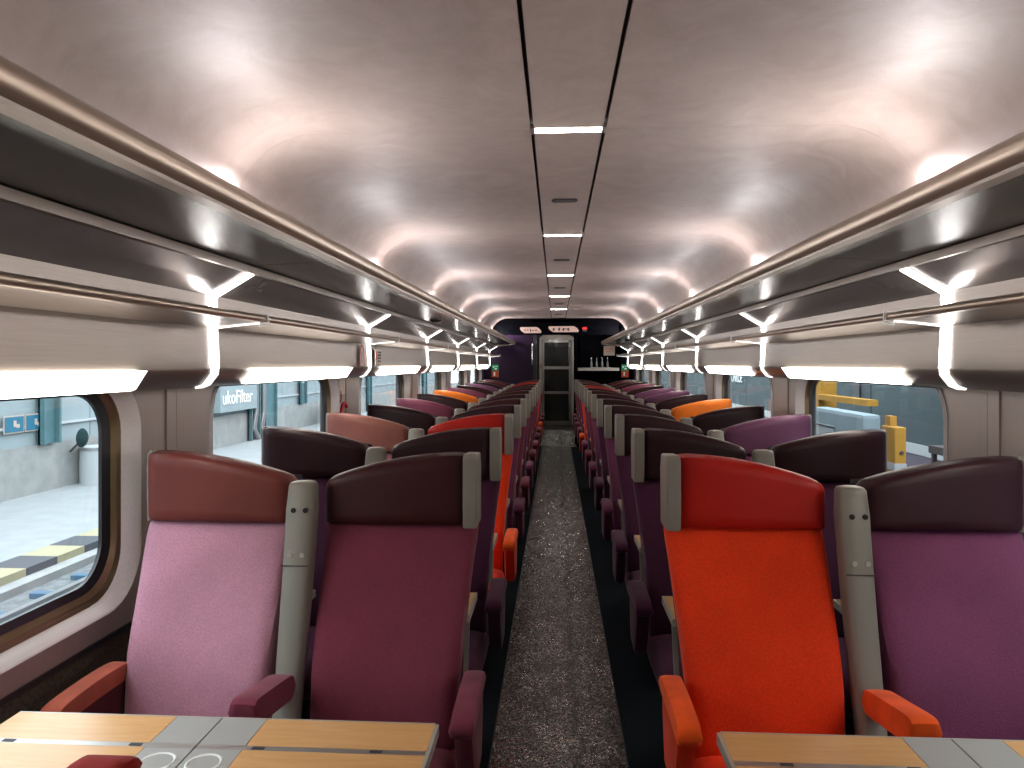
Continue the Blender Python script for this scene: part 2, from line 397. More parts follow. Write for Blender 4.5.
wn = 0
for s, nm in ((-1, 'left'), (1, 'right')):
    W = struct('wall_' + nm)
    # lining with the window hole, one per bay
    hole = rrect(W0, W1, ZB, ZT, .17)
    outer = [(.003, .70), (P - .003, .70), (P - .003, 1.55), (.003, 1.55)]
    me = bm_mesh(plate_with_hole(outer, hole, s * 1.40, s * 1.415), 'lining_panel', 'pillar_metal')
    low = MB().box(s * 1.40, s * 1.43, 0, P, .0, .69).mesh('wall_carpet', 'wall_carpet')
    seam = MB().box(s * 1.402, s * 1.41, -.004, .004, .70, 1.5).mesh('pillar_joint', 'gap_black')
    strip = MB().box(s * 1.392, s * 1.42, 0, P, .685, .70).mesh('black_trim', 'black')  # black trim line between lining panel and wall carpet
    post = MB().box(s * 1.393, s * 1.40, -.075, -.012, .71, 1.5).mesh('pillar_strip', 'pillar_metal')
    body_lo = MB().box(s * 1.49, s * 1.53, 0, P, -.6, .76).box(s * 1.49, s * 1.53, 0, P, 1.46, 2.46).box(s * 1.49, s * 1.53, 0, .20, .76, 1.46).box(s * 1.49, s * 1.53, W1 + .08, P, .76, 1.46).mesh('body_skin', 'black')
    # window ring surfaces
    A = rrect(W0, W1, ZB, ZT, .17); B_ = rrect(W0 + .05, W1 - .035, ZB + .025, ZT - .02, .15)
    B2 = rrect(W0 + .055, W1 - .05, ZB + .045, ZT - .025, .145); C_ = rrect(W0 + .06, W1 - .065, ZB + .06, ZT - .03, .14)
    D_ = rrect(W0 + .08, W1 - .10, ZB + .084, ZT - .05, .12)
    surround = loops_mesh('window_surround', [(s * 1.396, rrect(W0 - .012, W1 + .022, ZB - .012, ZT + .012, .185)), (s * 1.385, rrect(W0 - .006, W1 + .012, ZB - .006, ZT + .006, .178)), (s * 1.388, A), (s * 1.425, B_)], 'frame_silver')
    brass = loops_mesh('window_lining', [(s * 1.425, B_), (s * 1.432, B2), (s * 1.43, B2), (s * 1.445, C_)], 'brass')
    gasket = loops_mesh('gasket', [(s * 1.445, C_), (s * 1.441, C_), (s * 1.447, D_), (s * 1.458, D_)], 'black')
    glass = MB().prism_x(D_, s * 1.454, s * 1.457).mesh('pane', 'window_glass')
    rib = MB()
    for q in range(4): rib.box(s * (1.424 + q * .006), s * (1.4275 + q * .006), W0 + .19, W1 - .19, ZB + .02, ZB + .034 + q * .009)
    ribm = rib.mesh('blind_slot', 'brass')
    fp = [(1.266, H + .13), (1.263, H + .08), (1.261, H + .03), (1.259, H - .015), (1.262, H - .034), (1.292, H - .072), (1.32, H - .083), (1.41, H - .086)]
    fpm = MB().ribbon([(s * x, z) for x, z in fp], s * .008, .032, P - .032).mesh('fairing_panel', 'fairing_metal', True)
    backm = MB().ribbon([(s * (x + .012), z + .002) for x, z in fp], s * .006, 0, P).mesh('fairing_backing', 'gap_black')
    for i, y in enumerate(bays):
        put('lining_panel', me, W, (0, y, 0)); put('wall_carpet', low, W, (0, y, 0)); put('black_trim', strip, W, (0, y, 0))
        if i: put('pillar_joint', seam, W, (0, y, 0)); put('pillar_strip', post, W, (0, y, 0))
        put('body_skin', body_lo, W, (0, y, 0)); put('fairing_panel', fpm, W, (0, y, 0)); put('fairing_backing', backm, W, (0, y, 0))
        wn += 1
        win = tag(put('window_%d' % wn, glass, None, (0, y, 0)), None, None, None, 'structure')
        put('window_surround', surround, win); put('window_lining', brass, win); put('gasket', gasket, win)
        put('blind_slot', ribm, win)
    obj('end_filler', MB().box(s * 1.27, s * 1.5, 13.58 + .39, 13.97, 0, 2.4).box(s * 1.39, s * 1.5, 13.57, Y1, 0, 2.4), 'purple_panel', W)
    # luggage rack running the length of the car
    R = thing('luggage_rack', 'overhead luggage rack with bronze rail and dark glass shelf along the %s wall' % nm, 'luggage rack', (0, 0, 0), 'overhead luggage racks')
    cx, cz = .826, H + .395
    ring = [(s * (cx + .036 * math.cos(a)), cz + .030 * math.sin(a) + (.004 if math.sin(a) > 0 else 0)) for a in [2 * PI * k / 20 for k in range(20)]]
    obj('front_rail', MB().prism(ring, Y0, Y1 - .02), 'rail_bronze', R, True)
    obj('rail_flange', MB().box(s * .800, s * .835, Y0, Y1 - .03, H + .358, H + .366), 'lip_metal', R)
    sh = MB().prism([(s * .832, H + .362), (s * 1.135, H + .349), (s * 1.135, H + .357), (s * .832, H + .37)], .003, P - .003).mesh('glass_shelf', 'shelf_glass')
    lip = MB().box(s * 1.118, s * 1.145, .0, P, H + .322, H + .347).mesh('shelf_lip', 'lip_metal')
    cov = MB().ribbon([(s * 1.13, H + .325), (s * 1.20, H + .282), (s * 1.27, H + .244)], s * .006, .03, P - .03).mesh('cove_panel', 'cove_metal')
    band = MB().box(s * 1.268, s * 1.28, .03, P - .03, H + .16, H + .244).mesh('cove_band', 'lip_metal')
    led = MB().ribbon([(s * 1.09, H + .148), (s * 1.18, H + .140), (s * 1.275, H + .128)], s * .01, .0, P).mesh('coat_ledge', 'lip_metal')
    bk = MB().ribbon([(s * 1.14, H + .335), (s * 1.285, H + .25), (s * 1.29, H + .12)], s * .01, 0, P).mesh('rack_backing', 'gap_black')
    for y in bays:
        put('glass_shelf', sh, R, (0, y, 0)); put('shelf_lip', lip, R, (0, y, 0)); put('cove_panel', cov, R, (0, y, 0))
        put('cove_band', band, R, (0, y, 0)); put('coat_ledge', led, R, (0, y, 0)); put('rack_backing', bk, R, (0, y, 0))
    ring = [(s * (1.085 + .017 * math.cos(a)), H + .160 + .014 * math.sin(a)) for a in [2 * PI * k / 14 for k in range(14)]]
    obj('coat_rail', MB().prism(ring, Y0, Y1 - .02), 'rail_bronze', R, True)
    obj('rack_top', MB().box(s * .95, s * 1.25, Y0, Y1, H + .372, H + .38), 'cove_metal', R)
    bigend = MB().prism([(s * .80, H + .40), (s * .80, H + .365), (s * 1.14, H + .32), (s * 1.14, H + .37)], Y1 - .025, Y1 - .005)
    obj('rack_end_cap', bigend, 'lip_metal', R)
    # strip lights and window lights
    inn = .0045
    for i, y in enumerate([b_ for b_ in bays[1:]] + [13.57]):
        where = 'beside the camera' if i == 0 else ('%s ahead of the camera' % ORD[i - 1])
        t_ = thing('wall_strip_light', 'glowing white strip light wrapping the %s rack and wall panel, %s' % (nm, where), 'light', (0, y, 0), 'strip lights wrapping the %s wall' % nm)
        hw = .028
        obj('lit_strip', MB().ribbon([(s * (x - inn), z) for x, z in fp[:4]], s * .006, -hw, hw), 'strip_light', t_)
        obj('strip_tail', MB().ribbon([(s * (x - inn), z - inn) for x, z in fp[3:7]], s * .006, -hw, hw), 'strip_dim', t_)
        obj('upper_strip', MB().box(s * 1.262, s * 1.268, -hw, hw, H + .16, H + .246), 'strip_light', t_)
        obj('ledge_strip', MB().ribbon([(s * 1.095, H + .142), (s * 1.18, H + .134), (s * 1.262, H + .124)], s * .006, -hw * .12, hw * .12), 'strip_dim', t_)
        obj('cove_strip', MB().ribbon([(s * 1.125, H + .318), (s * 1.20, H + .274), (s * 1.262, H + .238)], s * .006, -hw, hw), 'cove_light', t_)
        obj('strip_clip', MB().tube([(s * 1.064, y_, H + z_) for y_, z_ in ((-.004, .178), (0, .16), (.006, .142))] + [(s * 1.10, .01, H + .136)], .005, 6), 'white_paint', t_, True)
        obj('uplight_strip', MB().box(s * 1.195, s * 1.201, -.03, .03, H + .40, H + .615), 'uplight', t_)
    for i, y in enumerate(bays):
        if i == 0: continue
        w_ = ('beside' if i == 1 else 'above') ; nn = ORD[i - 1]
        t_ = thing('window_light', 'glowing white lamp tray under the %s panel above the %s window from the camera' % (nm, nn), 'light', (0, y, 0), 'lamp trays above the %s windows' % nm)
        a0, a1 = .30, 1.73
        poly = [(1.240, H - .020), (1.275, H - .074), (1.285, H - .079), (1.295, H - .077), (1.262, H - .034), (1.254, H - .020)]
        obj('diffuser', MB().prism([(s * x, z) for x, z in poly], a0 + .012, a1 - .012), 'bar_light', t_)
        ec = MB()
        for q0, q1 in ((a0, a0 + .012), (a1 - .012, a1)): obj('end_cap', MB().prism([(s * (x - (.002)), z) for x, z in poly], q0, q1), 'cove_light', t_)
    # sidewall lining above the shelf
back = struct('wall_back')
obj('back_panel', MB().box(-1.5, 1.5, Y0 - .04, Y0, -.1, 2.45), 'pillar_metal', back)

# ------------------------------------------------------------------ bulkhead at the far end
bk = struct('wall_front')
YB = Y1
def X(rel): return rel + CAMX
obj('left_panel', MB().box(-1.42, X(-.42), YB, YB + .05, 0, 2.06), 'purple_panel', bk)
obj('header_panel', MB().box(-1.42, 1.42, YB, YB + .05, 2.06, 2.42), 'header_black', bk)
obj('right_panel', MB().box(1.12, 1.42, YB, YB + .05, 0, 2.06).box(.315, 1.12, YB, YB + .05, 0, 1.25), 'header_black', bk)
obj('divider', MB().box(.31, .36, YB, YB + .6, 0, 2.06), 'header_black', bk)
obj('niche_back', MB().box(.30, 1.2, YB + .6, YB + .64, 0, 2.45).box(1.12, 1.16, YB, YB + .6, 0, 2.3), 'header_black', bk)
obj('niche_shelf', MB().box(.36, 1.12, YB - .02, YB + .55, 1.395, 1.45), 'steel', bk)
obj('corridor_walls', MB().box(-.50, -.46, YB + .05, 16, 0, 2.4).box(.40, .44, YB + .05, 15.5, 0, 2.4).box(-.5, .44, YB, 16, 2.30, 2.34), 'header_black', bk)
obj('vestibule_light_seal', MB().box(-1.5, 1.5, 16.2, 16.3, -.3, 2.5).box(-1.5, -1.45, YB, 16.2, -.3, 2.5).box(1.45, 1.5, YB, 16.2, -.3, 2.5), 'black', bk)  # unseen walls added to stop sky light leaking in around the door
obj('pillar_trim', MB().box(X(-.42), X(-.36), YB - .02, YB + .1, 0, 2.06), 'black', bk)
obj('grab_handle', MB().tube([(X(-.44), YB - .03, 1.5), (X(-.44), YB - .05, 1.55), (X(-.44), YB - .05, 1.85), (X(-.44), YB - .03, 1.9)], .012), 'chrome', bk, True)
vl = thing('vestibule_fill_lamp', 'added round fill lamp, unseen in the vestibule ceiling, lighting the end door', 'lamp', (-.03, 14.75, 2.30))  # added lamp, out of view, to brighten the door frame and ramp plate
obj('lamp_lens', MB().cyl((0, 0, -.012), .10, .010, 'z', 20), 'fill_lamp_glow', vl); obj('lamp_rim', MB().tube([(.11 * math.cos(2 * PI * k / 20), .11 * math.sin(2 * PI * k / 20), -.008) for k in range(21)], .008, 6), 'chrome', vl, True)
# inner door
YD = 15.5
d = tag(empty('door_1'), None, None, None, 'structure')
xl, xr = -.39, .325
zb, zt = .25, 2.02
fr_ = MB().box(xl, xl + .05, YD - .06, YD + .02, zb, zt + .0).box(xr - .05, xr, YD - .06, YD + .02, zb, zt)
obj('door_frame', fr_, 'door_paint', d)
obj('door_leaf_frame', MB().box(xl + .06, xl + .10, YD - .03, YD, zb, zt).box(xr - .10, xr - .06, YD - .03, YD, zb, zt).box(xl + .06, xr - .06, YD - .03, YD, zt - .05, zt)
    .box(xl + .06, xr - .06, YD - .03, YD, zb, zb + .08), 'steel', d)
obj('door_pane', MB().box(xl + .1, xr - .1, YD - .015, YD - .01, zb, zt), 'door_glass', d)
obj('side_seal', MB().box(-.46, xl, YD - .02, YD + .02, .2, 2.3).box(xr, .40, YD - .02, YD + .02, .2, 2.3).box(xl, xr, YD, YD + .02, zt, 2.3), 'black', d)
obj('push_bar', MB().box(xl + .08, xr - .08, YD - .06, YD - .04, H - .11, H - .05), 'steel', d)
obj('push_bar', MB().box(xl + .08, xr - .08, YD - .06, YD - .04, H - .62, H - .57), 'steel', d)
arch = [(xl + .0, zt)] + [(xl + .0 + (xr - xl) * k / 8, zt + .05 + .09 * math.sin(PI * k / 8) ** .5) for k in range(9)] + [(xr, zt)]
obj('door_arch', MB().prism(arch, YD - .06, YD), 'door_paint', d)
obj('door_handle', MB().tube([(xr - .10, YD - .05, 1.55), (xr - .10, YD - .09, 1.6), (xr - .10, YD - .09, 1.85), (xr - .10, YD - .05, 1.9)], .014), 'lip_metal', d, True)
obj('yellow_latch', MB().box(xl + .02, xl + .045, YD - .08, YD - .06, 1.42, 1.52), 'crane_yellow', d)

def oblong(cx, cz, hw, hh, cut=.5, skew=0):
    out = []
    for k in range(20):
        a = 2 * PI * k / 20
        out.append((cx + math.copysign(hw - hh, math.cos(a)) + hh * math.cos(a) + skew * math.sin(a) * -.02, cz + hh * math.sin(a)))
    return out
sgn = thing('carriage_display', 'small pale oblong sign of pictograms on black header, left of the door', 'sign', (X(-.47), YB, 2.15))
obj('display_face', MB().prism(oblong(0, 0, .185, .057, skew=2), -.012, 0), 'display', sgn)
pb = MB()
for x in (-.12, -.07): pb.box(x, x + .03, -.016, -.012, -.01, .008)
pb.box(-.01, .01, -.016, -.012, -.035, .02); pb.box(.03, .06, -.016, -.012, -.02, .0); pb.box(.08, .12, -.016, -.012, -.014, .006)
obj('pictograms', pb, 'print_dark', sgn)
sgn = thing('carriage_display', 'wider pale oblong sign of pictograms on black header, above the door', 'sign', (X(.14), YB, 2.165))
obj('display_face', MB().prism(oblong(0, 0, .265, .055, skew=2), -.012, 0), 'display', sgn)
pb = MB()
for x in (-.20, -.10, -.02, .07): pb.box(x, x + .035, -.016, -.012, -.028, .02)
pb.box(-.08, -.06, -.016, -.012, .02, .03); pb.box(.0, .07, -.016, -.012, .0, .012)
obj('pictograms', pb, 'print_dark', sgn)
sgn = thing('alarm_lamp', 'small red lamp on the black header right of the signs', 'lamp', (X(.53), YB, 2.18))
obj('lamp_lens', MB().prism(oblong(0, 0, .045, .025), -.02, 0), 'exit_red', sgn)
obj('lamp_housing', MB().box(-.04, .04, -.015, 0, -.06, -.026), 'print_dark', sgn)
sgn = thing('notice_board', 'small cream notice panel at the end of the right rack', 'sign', (X(.96), YB - .30, 1.765))
obj('notice_board_face', MB().box(-.10, .10, -.01, 0, -.09, .08), 'sign_cream', sgn)
pb = MB()
for z in (.04, .01, -.02): pb.box(-.07, .06, -.012, -.01, z, z + .008)
obj('print_lines', pb, 'orange_paint', sgn)
obj('bracket', MB().box(-.01, .01, 0, .012, .0, .09), 'black', sgn)
for s, nm in ((-1, 'left'), (1, 'right')):
    xx = X(-1.13) if s < 0 else X(1.27)
    sgn = thing('exit_sign', 'green and red emergency sign on the far bulkhead near the %s windows' % nm, 'sign', (xx, YB, 1.40), 'green and red signs on the bulkhead')
    obj('green_field', MB().box(-.065, .065, -.012, 0, -.005, .11), 'lit_green', sgn)
    obj('red_field', MB().box(-.065, .065, -.012, 0, -.125, -.008), 'lit_red', sgn)
    pb = MB().box(-.01, .03, -.015, -.012, .02, .045).box(-.045, -.015, -.015, -.012, .055, .075).box(0, .045, -.015, -.012, .07, .08)
    pb.box(-.03, .0, -.015, -.012, -.1, -.03)
    obj('pictograms', pb, 'white_paint', sgn)
for k in range(4):
    x = X(.66) + k * .10
    b_ = thing('bottle', 'small clear bottle on the niche shelf right of the door, %s from the left' % ORD[k], 'bottle', (x, YB + .12 + .02 * (k % 2), 1.451), 'bottles in the galley niche')
    rings = []
    for z, r in ((0, .02), (.09, .02), (.12, .009), (.17, .009)): rings.append([(r * math.cos(2 * PI * j / 10), r * math.sin(2 * PI * j / 10), z) for j in range(10)])
    obj('bottle_body', MB().loft(rings), 'bottle_glass', b_, True)
    obj('cap', MB().cyl((0, 0, .17), .012, .02, 'z', 10), 'chrome', b_)
for k in range(4):
    c_ = tag(obj('saucer', MB().cyl((0, 0, 0), .03, .008, 'z', 14, .045), 'white_paint', None, loc=(X(.69) + k * .095, YB + .03, 1.451)),
             'white saucer on the front of the niche shelf, %s from the left' % ORD[k], 'saucer', 'saucers on the niche shelf')

# ------------------------------------------------------------------ seats
PLUM = ((.20, .038, .065), (.046, .011, .012)); DARK = ((.075, .018, .050), (.028, .008, .011)); RED = ((.92, .052, .008), (.42, .012, .006))
DAYLIT_MAUVE = ((.50, .24, .32), (.15, .035, .028)); PURP = ((.18, .045, .105), (.036, .010, .015)); ORAN = ((.85, .09, .012), (.85, .20, .02))  # front left window seat: daylight on the fabric put into a lightened colour
SHEEN_PINK = ((.30, .10, .12), (.22, .078, .06)); ROSE = ((.2, .05, .1), (.16, .035, .065)); VIO = ((.2, .05, .13), (.13, .045, .095))  # pink brown seat has daylight sheen on the leather put into its colour
CNAME = {id(PLUM): 'plum', id(DARK): 'dark aubergine', id(RED): 'bright red', id(DAYLIT_MAUVE): 'daylight-lightened mauve', id(PURP): 'purple', id(ORAN): 'orange', id(SHEEN_PINK): 'daylight-sheened pink brown', id(ROSE): 'rose purple', id(VIO): 'violet'}
LW = [DAYLIT_MAUVE, DARK, SHEEN_PINK, DARK, ROSE, DARK, ORAN, ROSE, PLUM, VIO, DARK, PLUM, PLUM]
LA = [PLUM, DARK, RED, PURP, PLUM, PURP, PLUM, PLUM, PURP, PLUM, RED, PLUM, PLUM]
RA = [RED, DARK, DARK, PURP, DARK, PURP, PLUM, PURP, RED, PURP, PLUM, PURP, PLUM]
RW = [PURP, DARK, VIO, DARK, ORAN, DARK, VIO, VIO, PLUM, ROSE, PLUM, PLUM, PLUM]
S_P = .90; YH = 2.24
TOPZ = H - .272
def yc(z):                      # rake of the backrest relative to the headrest plane
    return -.02 - (1.03 - z) * .36 if z < 1.03 else -.02
MESH = {}
def seat_meshes(kind, s):
    """meshes of one seat, local origin at the headrest plane, floor level; kind 'aisle' or 'window'"""
    if (kind, s) in MESH: return MESH[kind, s]
    if kind == 'aisle': xi, xo = .280, .752       # xi: the edge carrying the wing
    else: xi, xo = 1.322, .852
    wing = .042 if kind == 'aisle' else .016
    sg = 1 if xo > xi else -1
    M = {}
    # headrest: u from the wing edge to the inner edge
    x_in = xi + sg * wing * (.8 if kind == 'aisle' else .3)
    def top(u):
        return TOPZ + .001 - .082 * u ** 2.0
    def fh(u, v, k):
        uu = u
        x = x_in + (xo - x_in) * uu
        zt_ = top(u) - .018 * max(0, (u - .94) / .06) ** 2 - .006 * max(0, (.06 - u) / .06)
        z = 1.03 + (zt_ - 1.03) * v
        y = .035 - ((.060 + .010 * math.sin(PI * u)) if k > 0 else .028) * k
        return (s * x, y, z)
    M['headrest'] = MB().slab(16, 10, fh, 16, 3.4).mesh('headrest', leather, True)
    wp = [(-.045, 1.028), (-.052, 1.10), (-.048, TOPZ - .012), (-.03, TOPZ + .002), (.075, TOPZ - .004), (.095, TOPZ - .05), (.085, 1.028)]
    if kind == 'window': wp = [(.004, 1.028), (.0, 1.10), (.002, TOPZ - .012), (.012, TOPZ + .002), (.075, TOPZ - .004), (.095, TOPZ - .05), (.085, 1.028)]
    M['headrest_wing'] = MB().prism_x(wp, s * (xi), s * (xi + sg * wing)).mesh('headrest_wing', 'grey_plastic', False, .006)
    # backrest
    lo_i = xi + sg * .04; lo_o = xo - sg * .012
    def fb(u, v, k):
        z = .44 + (1.04 - .44) * v
        q = max(0, min(1, (1.0 - z) / .42)) ** .8
        q2 = math.sin(PI * min(1, max(0, (1.03 - z) / .6))) * .004
        a = xi + sg * .002 + (lo_i - xi) * q; b2 = xo + (lo_o - xo) * q
        x = a + (b2 - a) * u
        conc = .030 * (2 * u - 1) ** 2 * math.sin(PI * v)
        y = yc(z) + .055 - (.055) * k - (conc if k > 0 else 0) - .022 * math.exp(-((z - .66) / .13) ** 2) * (1 if k > 0 else 0)
        return (s * x, y, z)
    M['backrest'] = MB().slab(14, 16, fb, 9, 2.6).mesh('backrest', fabric, True)
    def fs(u, v, k):
        z = .42 + (1.19 - .42) * v
        q = max(0, min(1, (1.0 - z) / .42)) ** .8
        a = xi + sg * .006 + (lo_i - xi) * q; b2 = xo + (lo_o - xo) * q - sg * .004
        x = a + (b2 - a) * u
        return (s * x, yc(min(z, 1.03)) + .105 + .02 * max(0, (z - 1.03)) - .03 * k, z - .04 * max(0, u - .4) * v)
    M['seat_shell'] = MB().slab(8, 10, fs, 14, 3).mesh('seat_shell', 'dark_plastic', True)
    def fc(u, v, k):
        a = xi + sg * .035; b2 = xo - sg * .012
        x = a + (b2 - a) * u; y = -.66 + (.56) * v
        return (s * x, y, .385 + .03 * (1 - v) + .075 * k)
    M['cushion'] = MB().slab(12, 12, fc, 8, 2.2).mesh('cushion', velour, True)
    M['seat_base'] = MB().box(s * min(xi + sg * .12, xo - sg * .1), s * max(xi + sg * .12, xo - sg * .1), -.50, -.12, .12, .335).box(s * (xi + xo) / 2 - .05, s * (xi + xo) / 2 + .05, -.36, -.26, 0, .13).mesh('seat_base', 'dark_plastic')
    # outer armrest (aisle or window side): panel and pad
    ax = .272 if kind == 'aisle' else 1.305
    def fp_(u, v, k):
        z = .43 + (.635 - .43) * v
        y0 = -.445 + .10 * (1 - v) ** 1.5; y1 = -.155 - .08 * (1 - v) ** 1.5
        return (s * (ax + .027 * k), y0 + (y1 - y0) * u, z)
    M['armrest'] = MB().slab(8, 8, fp_, 10, 3).mesh('armrest', velour, True)
    def fa(u, v, k):
        y = -.475 + .325 * u
        return (s * (ax + (v - .5) * .062), y, .634 + .028 * k + .006 * math.sin(PI * u))
    M['armrest_pad'] = MB().slab(12, 6, fa, 8, 3).mesh('armrest_pad', velour, True)
    # middle armrest beside the pillar, on the aisle seat only
    if kind == 'aisle':
        def fm(u, v, k):
            y = -.52 + .305 * u
            return (s * (.802 + (v - .5) * .070 - .012 * (1 - u)), y, .685 - .06 * u + .036 * k)
        M['middle_armrest'] = MB().slab(14, 6, fm, 10, 3.5).mesh('middle_armrest', velour, True)
    # fold-down tray on the back
    xa, xb = xi + sg * .035, xo - sg * .03
    x0, x1 = sorted((s * xa, s * xb))
    M['tray_top'] = MB().box(x0 + .008, x1 - .008, .07, .292, .712, .734).mesh('tray_top', 'table_wood')
    M['tray_edge'] = MB().box(x0, x0 + .0075, .07, .30, .708, .732).box(x1 - .0075, x1, .07, .30, .708, .732).box(x0 + .0075, x1 - .0075, .2925, .30, .708, .732).mesh('tray_edge', 'table_line')
    M['tray_arm'] = MB().prism_x([(.03, .50), (.05, .50), (.12, .70), (.10, .70)], x0 + .004, x0 + .018).mesh('tray_arm', 'grey_plastic')
    M['tray_arm2'] = MB().prism_x([(.03, .50), (.05, .50), (.12, .70), (.10, .70)], x1 - .018, x1 - .004).mesh('tray_arm', 'grey_plastic')
    MESH[kind, s] = M
    return M
PADCOL = {id(RED): (.85, .10, .012), id(ORAN): (.85, .12, .015)}  # arm pads of red seats turned orange for light on their tops
def seat(kind, s, colors, loc, label, group, facing=1, tray=True):
    M = seat_meshes(kind, s)
    t_ = thing('train_seat', label, 'seat', loc, group)
    if facing < 0: t_.rotation_euler = (0, 0, PI)
    body, head = colors
    put('backrest', M['backrest'], t_, color=body)
    hd = put('headrest', M['headrest'], t_, color=head)
    put('headrest_wing', M['headrest_wing'], t_)
    put('seat_shell', M['seat_shell'], t_)
    put('cushion', M['cushion'], t_, color=body)
    put('seat_base', M['seat_base'], t_)
    pc = PADCOL.get(id(colors), tuple(c * .85 for c in body))
    acol = body
    if kind == 'window' and loc[1] < 2.5: pc = (.42, .10, .06) if s < 0 else body; acol = (.12, .02, .03)
    a = put('armrest', M['armrest'], t_, color=tuple(c * .6 for c in acol)); put('armrest_pad', M['armrest_pad'], a, color=pc)
    if 0: put('middle_armrest', M['middle_armrest'], t_, color=pc if colors is RED else tuple(c * .9 for c in body[:1]) + tuple(c for c in body[1:]))
    if tray:
        q = put('tray_top', M['tray_top'], t_); put('tray_edge', M['tray_edge'], q); put('tray_arm', M['tray_arm'], q); put('tray_arm', M['tray_arm2'], q)
    return t_
for r in range(13):
    y = YH + S_P * r
    rw = 'front row, facing the camera' if r == 0 else '%s row from the front' % ORD[r]
    for tab, kind, s, nm in ((LW, 'window', -1, 'left window'), (LA, 'aisle', -1, 'left aisle'), (RA, 'aisle', 1, 'right aisle'), (RW, 'window', 1, 'right window')):
        seat(kind, s, tab[r], (0, y, 0), '%s seat, %s column, %s' % (CNAME[id(tab[r])], nm, rw), 'train seats in the %s column' % nm)

# grey pillars between the paired seats
def pillar_parts():
    rings = []
    for k in range(15):
        tt = k / 14; z = .30 + (1.150 - .30) * tt
        wx = .030 + .015 * tt ** .7; wy = .040
        if tt > .97: wx *= .90; wy *= .85
        yy = -.30 + .27 * (1 - (1 - tt) ** 1.25) if tt < 1 else -.03
        yy = -.06 - .20 * (1 - tt) ** 1.2
        ring = []
        for j in range(20):
            a = 2 * PI * j / 20; c, s_ = math.cos(a), math.sin(a)
            ring.append((math.copysign(abs(c) ** .55, c) * wx, yy + math.copysign(abs(s_) ** .55, s_) * wy, z))
        rings.append(ring)
    body = MB().loft(rings).mesh('divider_body', 'grey_plastic', True)
    cap = []
    for k, (z, f) in enumerate(((1.146, .98), (1.158, .95), (1.166, .82), (1.169, .55))):
        cap.append([(math.copysign(abs(math.cos(a)) ** .6, math.cos(a)) * .042 * f, -.06 + math.copysign(abs(math.sin(a)) ** .6, math.sin(a)) * .037 * f, z) for a in [2 * PI * j / 20 for j in range(20)]])
    capm = MB().loft(cap).mesh('divider_cap', 'grey_plastic', True)
    hole = MB().cyl((0, 0, 0), .0075, .006, 'y', 12).mesh('screw_hole', 'hole_black')
    hole2 = MB().cyl((0, 0, 0), .0075, .006, 'y', 12).mesh('screw_plug', 'steel')
    side = []
    return body, capm, hole, hole2
pb_, pc_, ph_, ph2_ = pillar_parts()
seam_ = MB().box(-.040, .040, 0, .004, -.0015, .0015).mesh('divider_seam', 'print_dark')
def ypost(z): tt = (z - .30) / .85; return -.06 - .20 * max(0, 1 - tt) ** 1.2
for r in range(13):
    y = YH + S_P * r
    for s, nm in ((-1, 'left'), (1, 'right')):
        rw = 'front row' if r == 0 else '%s row from the front' % ORD[r]
        t_ = thing('seat_divider', 'beige grey divider post between the %s paired seats, %s' % (nm, rw), 'divider', (s * .80, y, 0), 'divider posts between the paired %s seats' % nm)
        put('divider_body', pb_, t_); put('divider_cap', pc_, t_)
        cc = (LA, RA)[s > 0][r]; pc = PADCOL.get(id(cc), cc[0])
        put('middle_armrest', MESH['aisle', s]['middle_armrest'], t_, (-s * .80, 0, 0), pc)['label'] = '%s velour armrest' % CNAME[id(cc)]
        if r < 3:
            for dx in (-.014, .022):
                put('screw_hole', ph_, t_, (dx, ypost(1.09) - .0425, 1.09))
                put('screw_plug', ph2_, t_, (dx - .002, ypost(.965) - .0425, .965))
            put('divider_seam', seam_, t_, (0, ypost(.935) - .0415, .935))

# seat beside the camera that faces the front row (only its raised armrest comes into view)
near = thing('train_seat', 'dark red seat arm raised over the near edge of the left table', 'seat', (0, .30, 0))
def nb(u, v, k):
    z = .44 + .75 * v; return (-(.30 + .45 * u), -.10 - .25 * (z - .44) + .0 - .05 * k, z)
obj('backrest', MB().slab(12, 12, nb, 14, 2.8), fabric, near, True, color=RED[1])
def nc(u, v, k): return (-(.30 + .45 * u), -.14 + .56 * v, .40 + .07 * k)
obj('cushion', MB().slab(12, 12, nc, 8, 2.2), velour, near, True, color=RED[1])
obj('seat_base', MB().box(-.65, -.4, 0, .3, .0, .34), 'dark_plastic', near)
def na(u, v, k):
    L_ = .80 * u; zc = .56 + .265 * math.sin(min(1, u * 1.0) * PI / 2)
    return (-.825 + (v - .5) * .10, .0 + .97 * u, zc - .012 + .036 * k)
obj('raised_armrest', MB().slab(20, 8, na, 10, 2.6), velour, near, True, color=(.22, .008, .005))

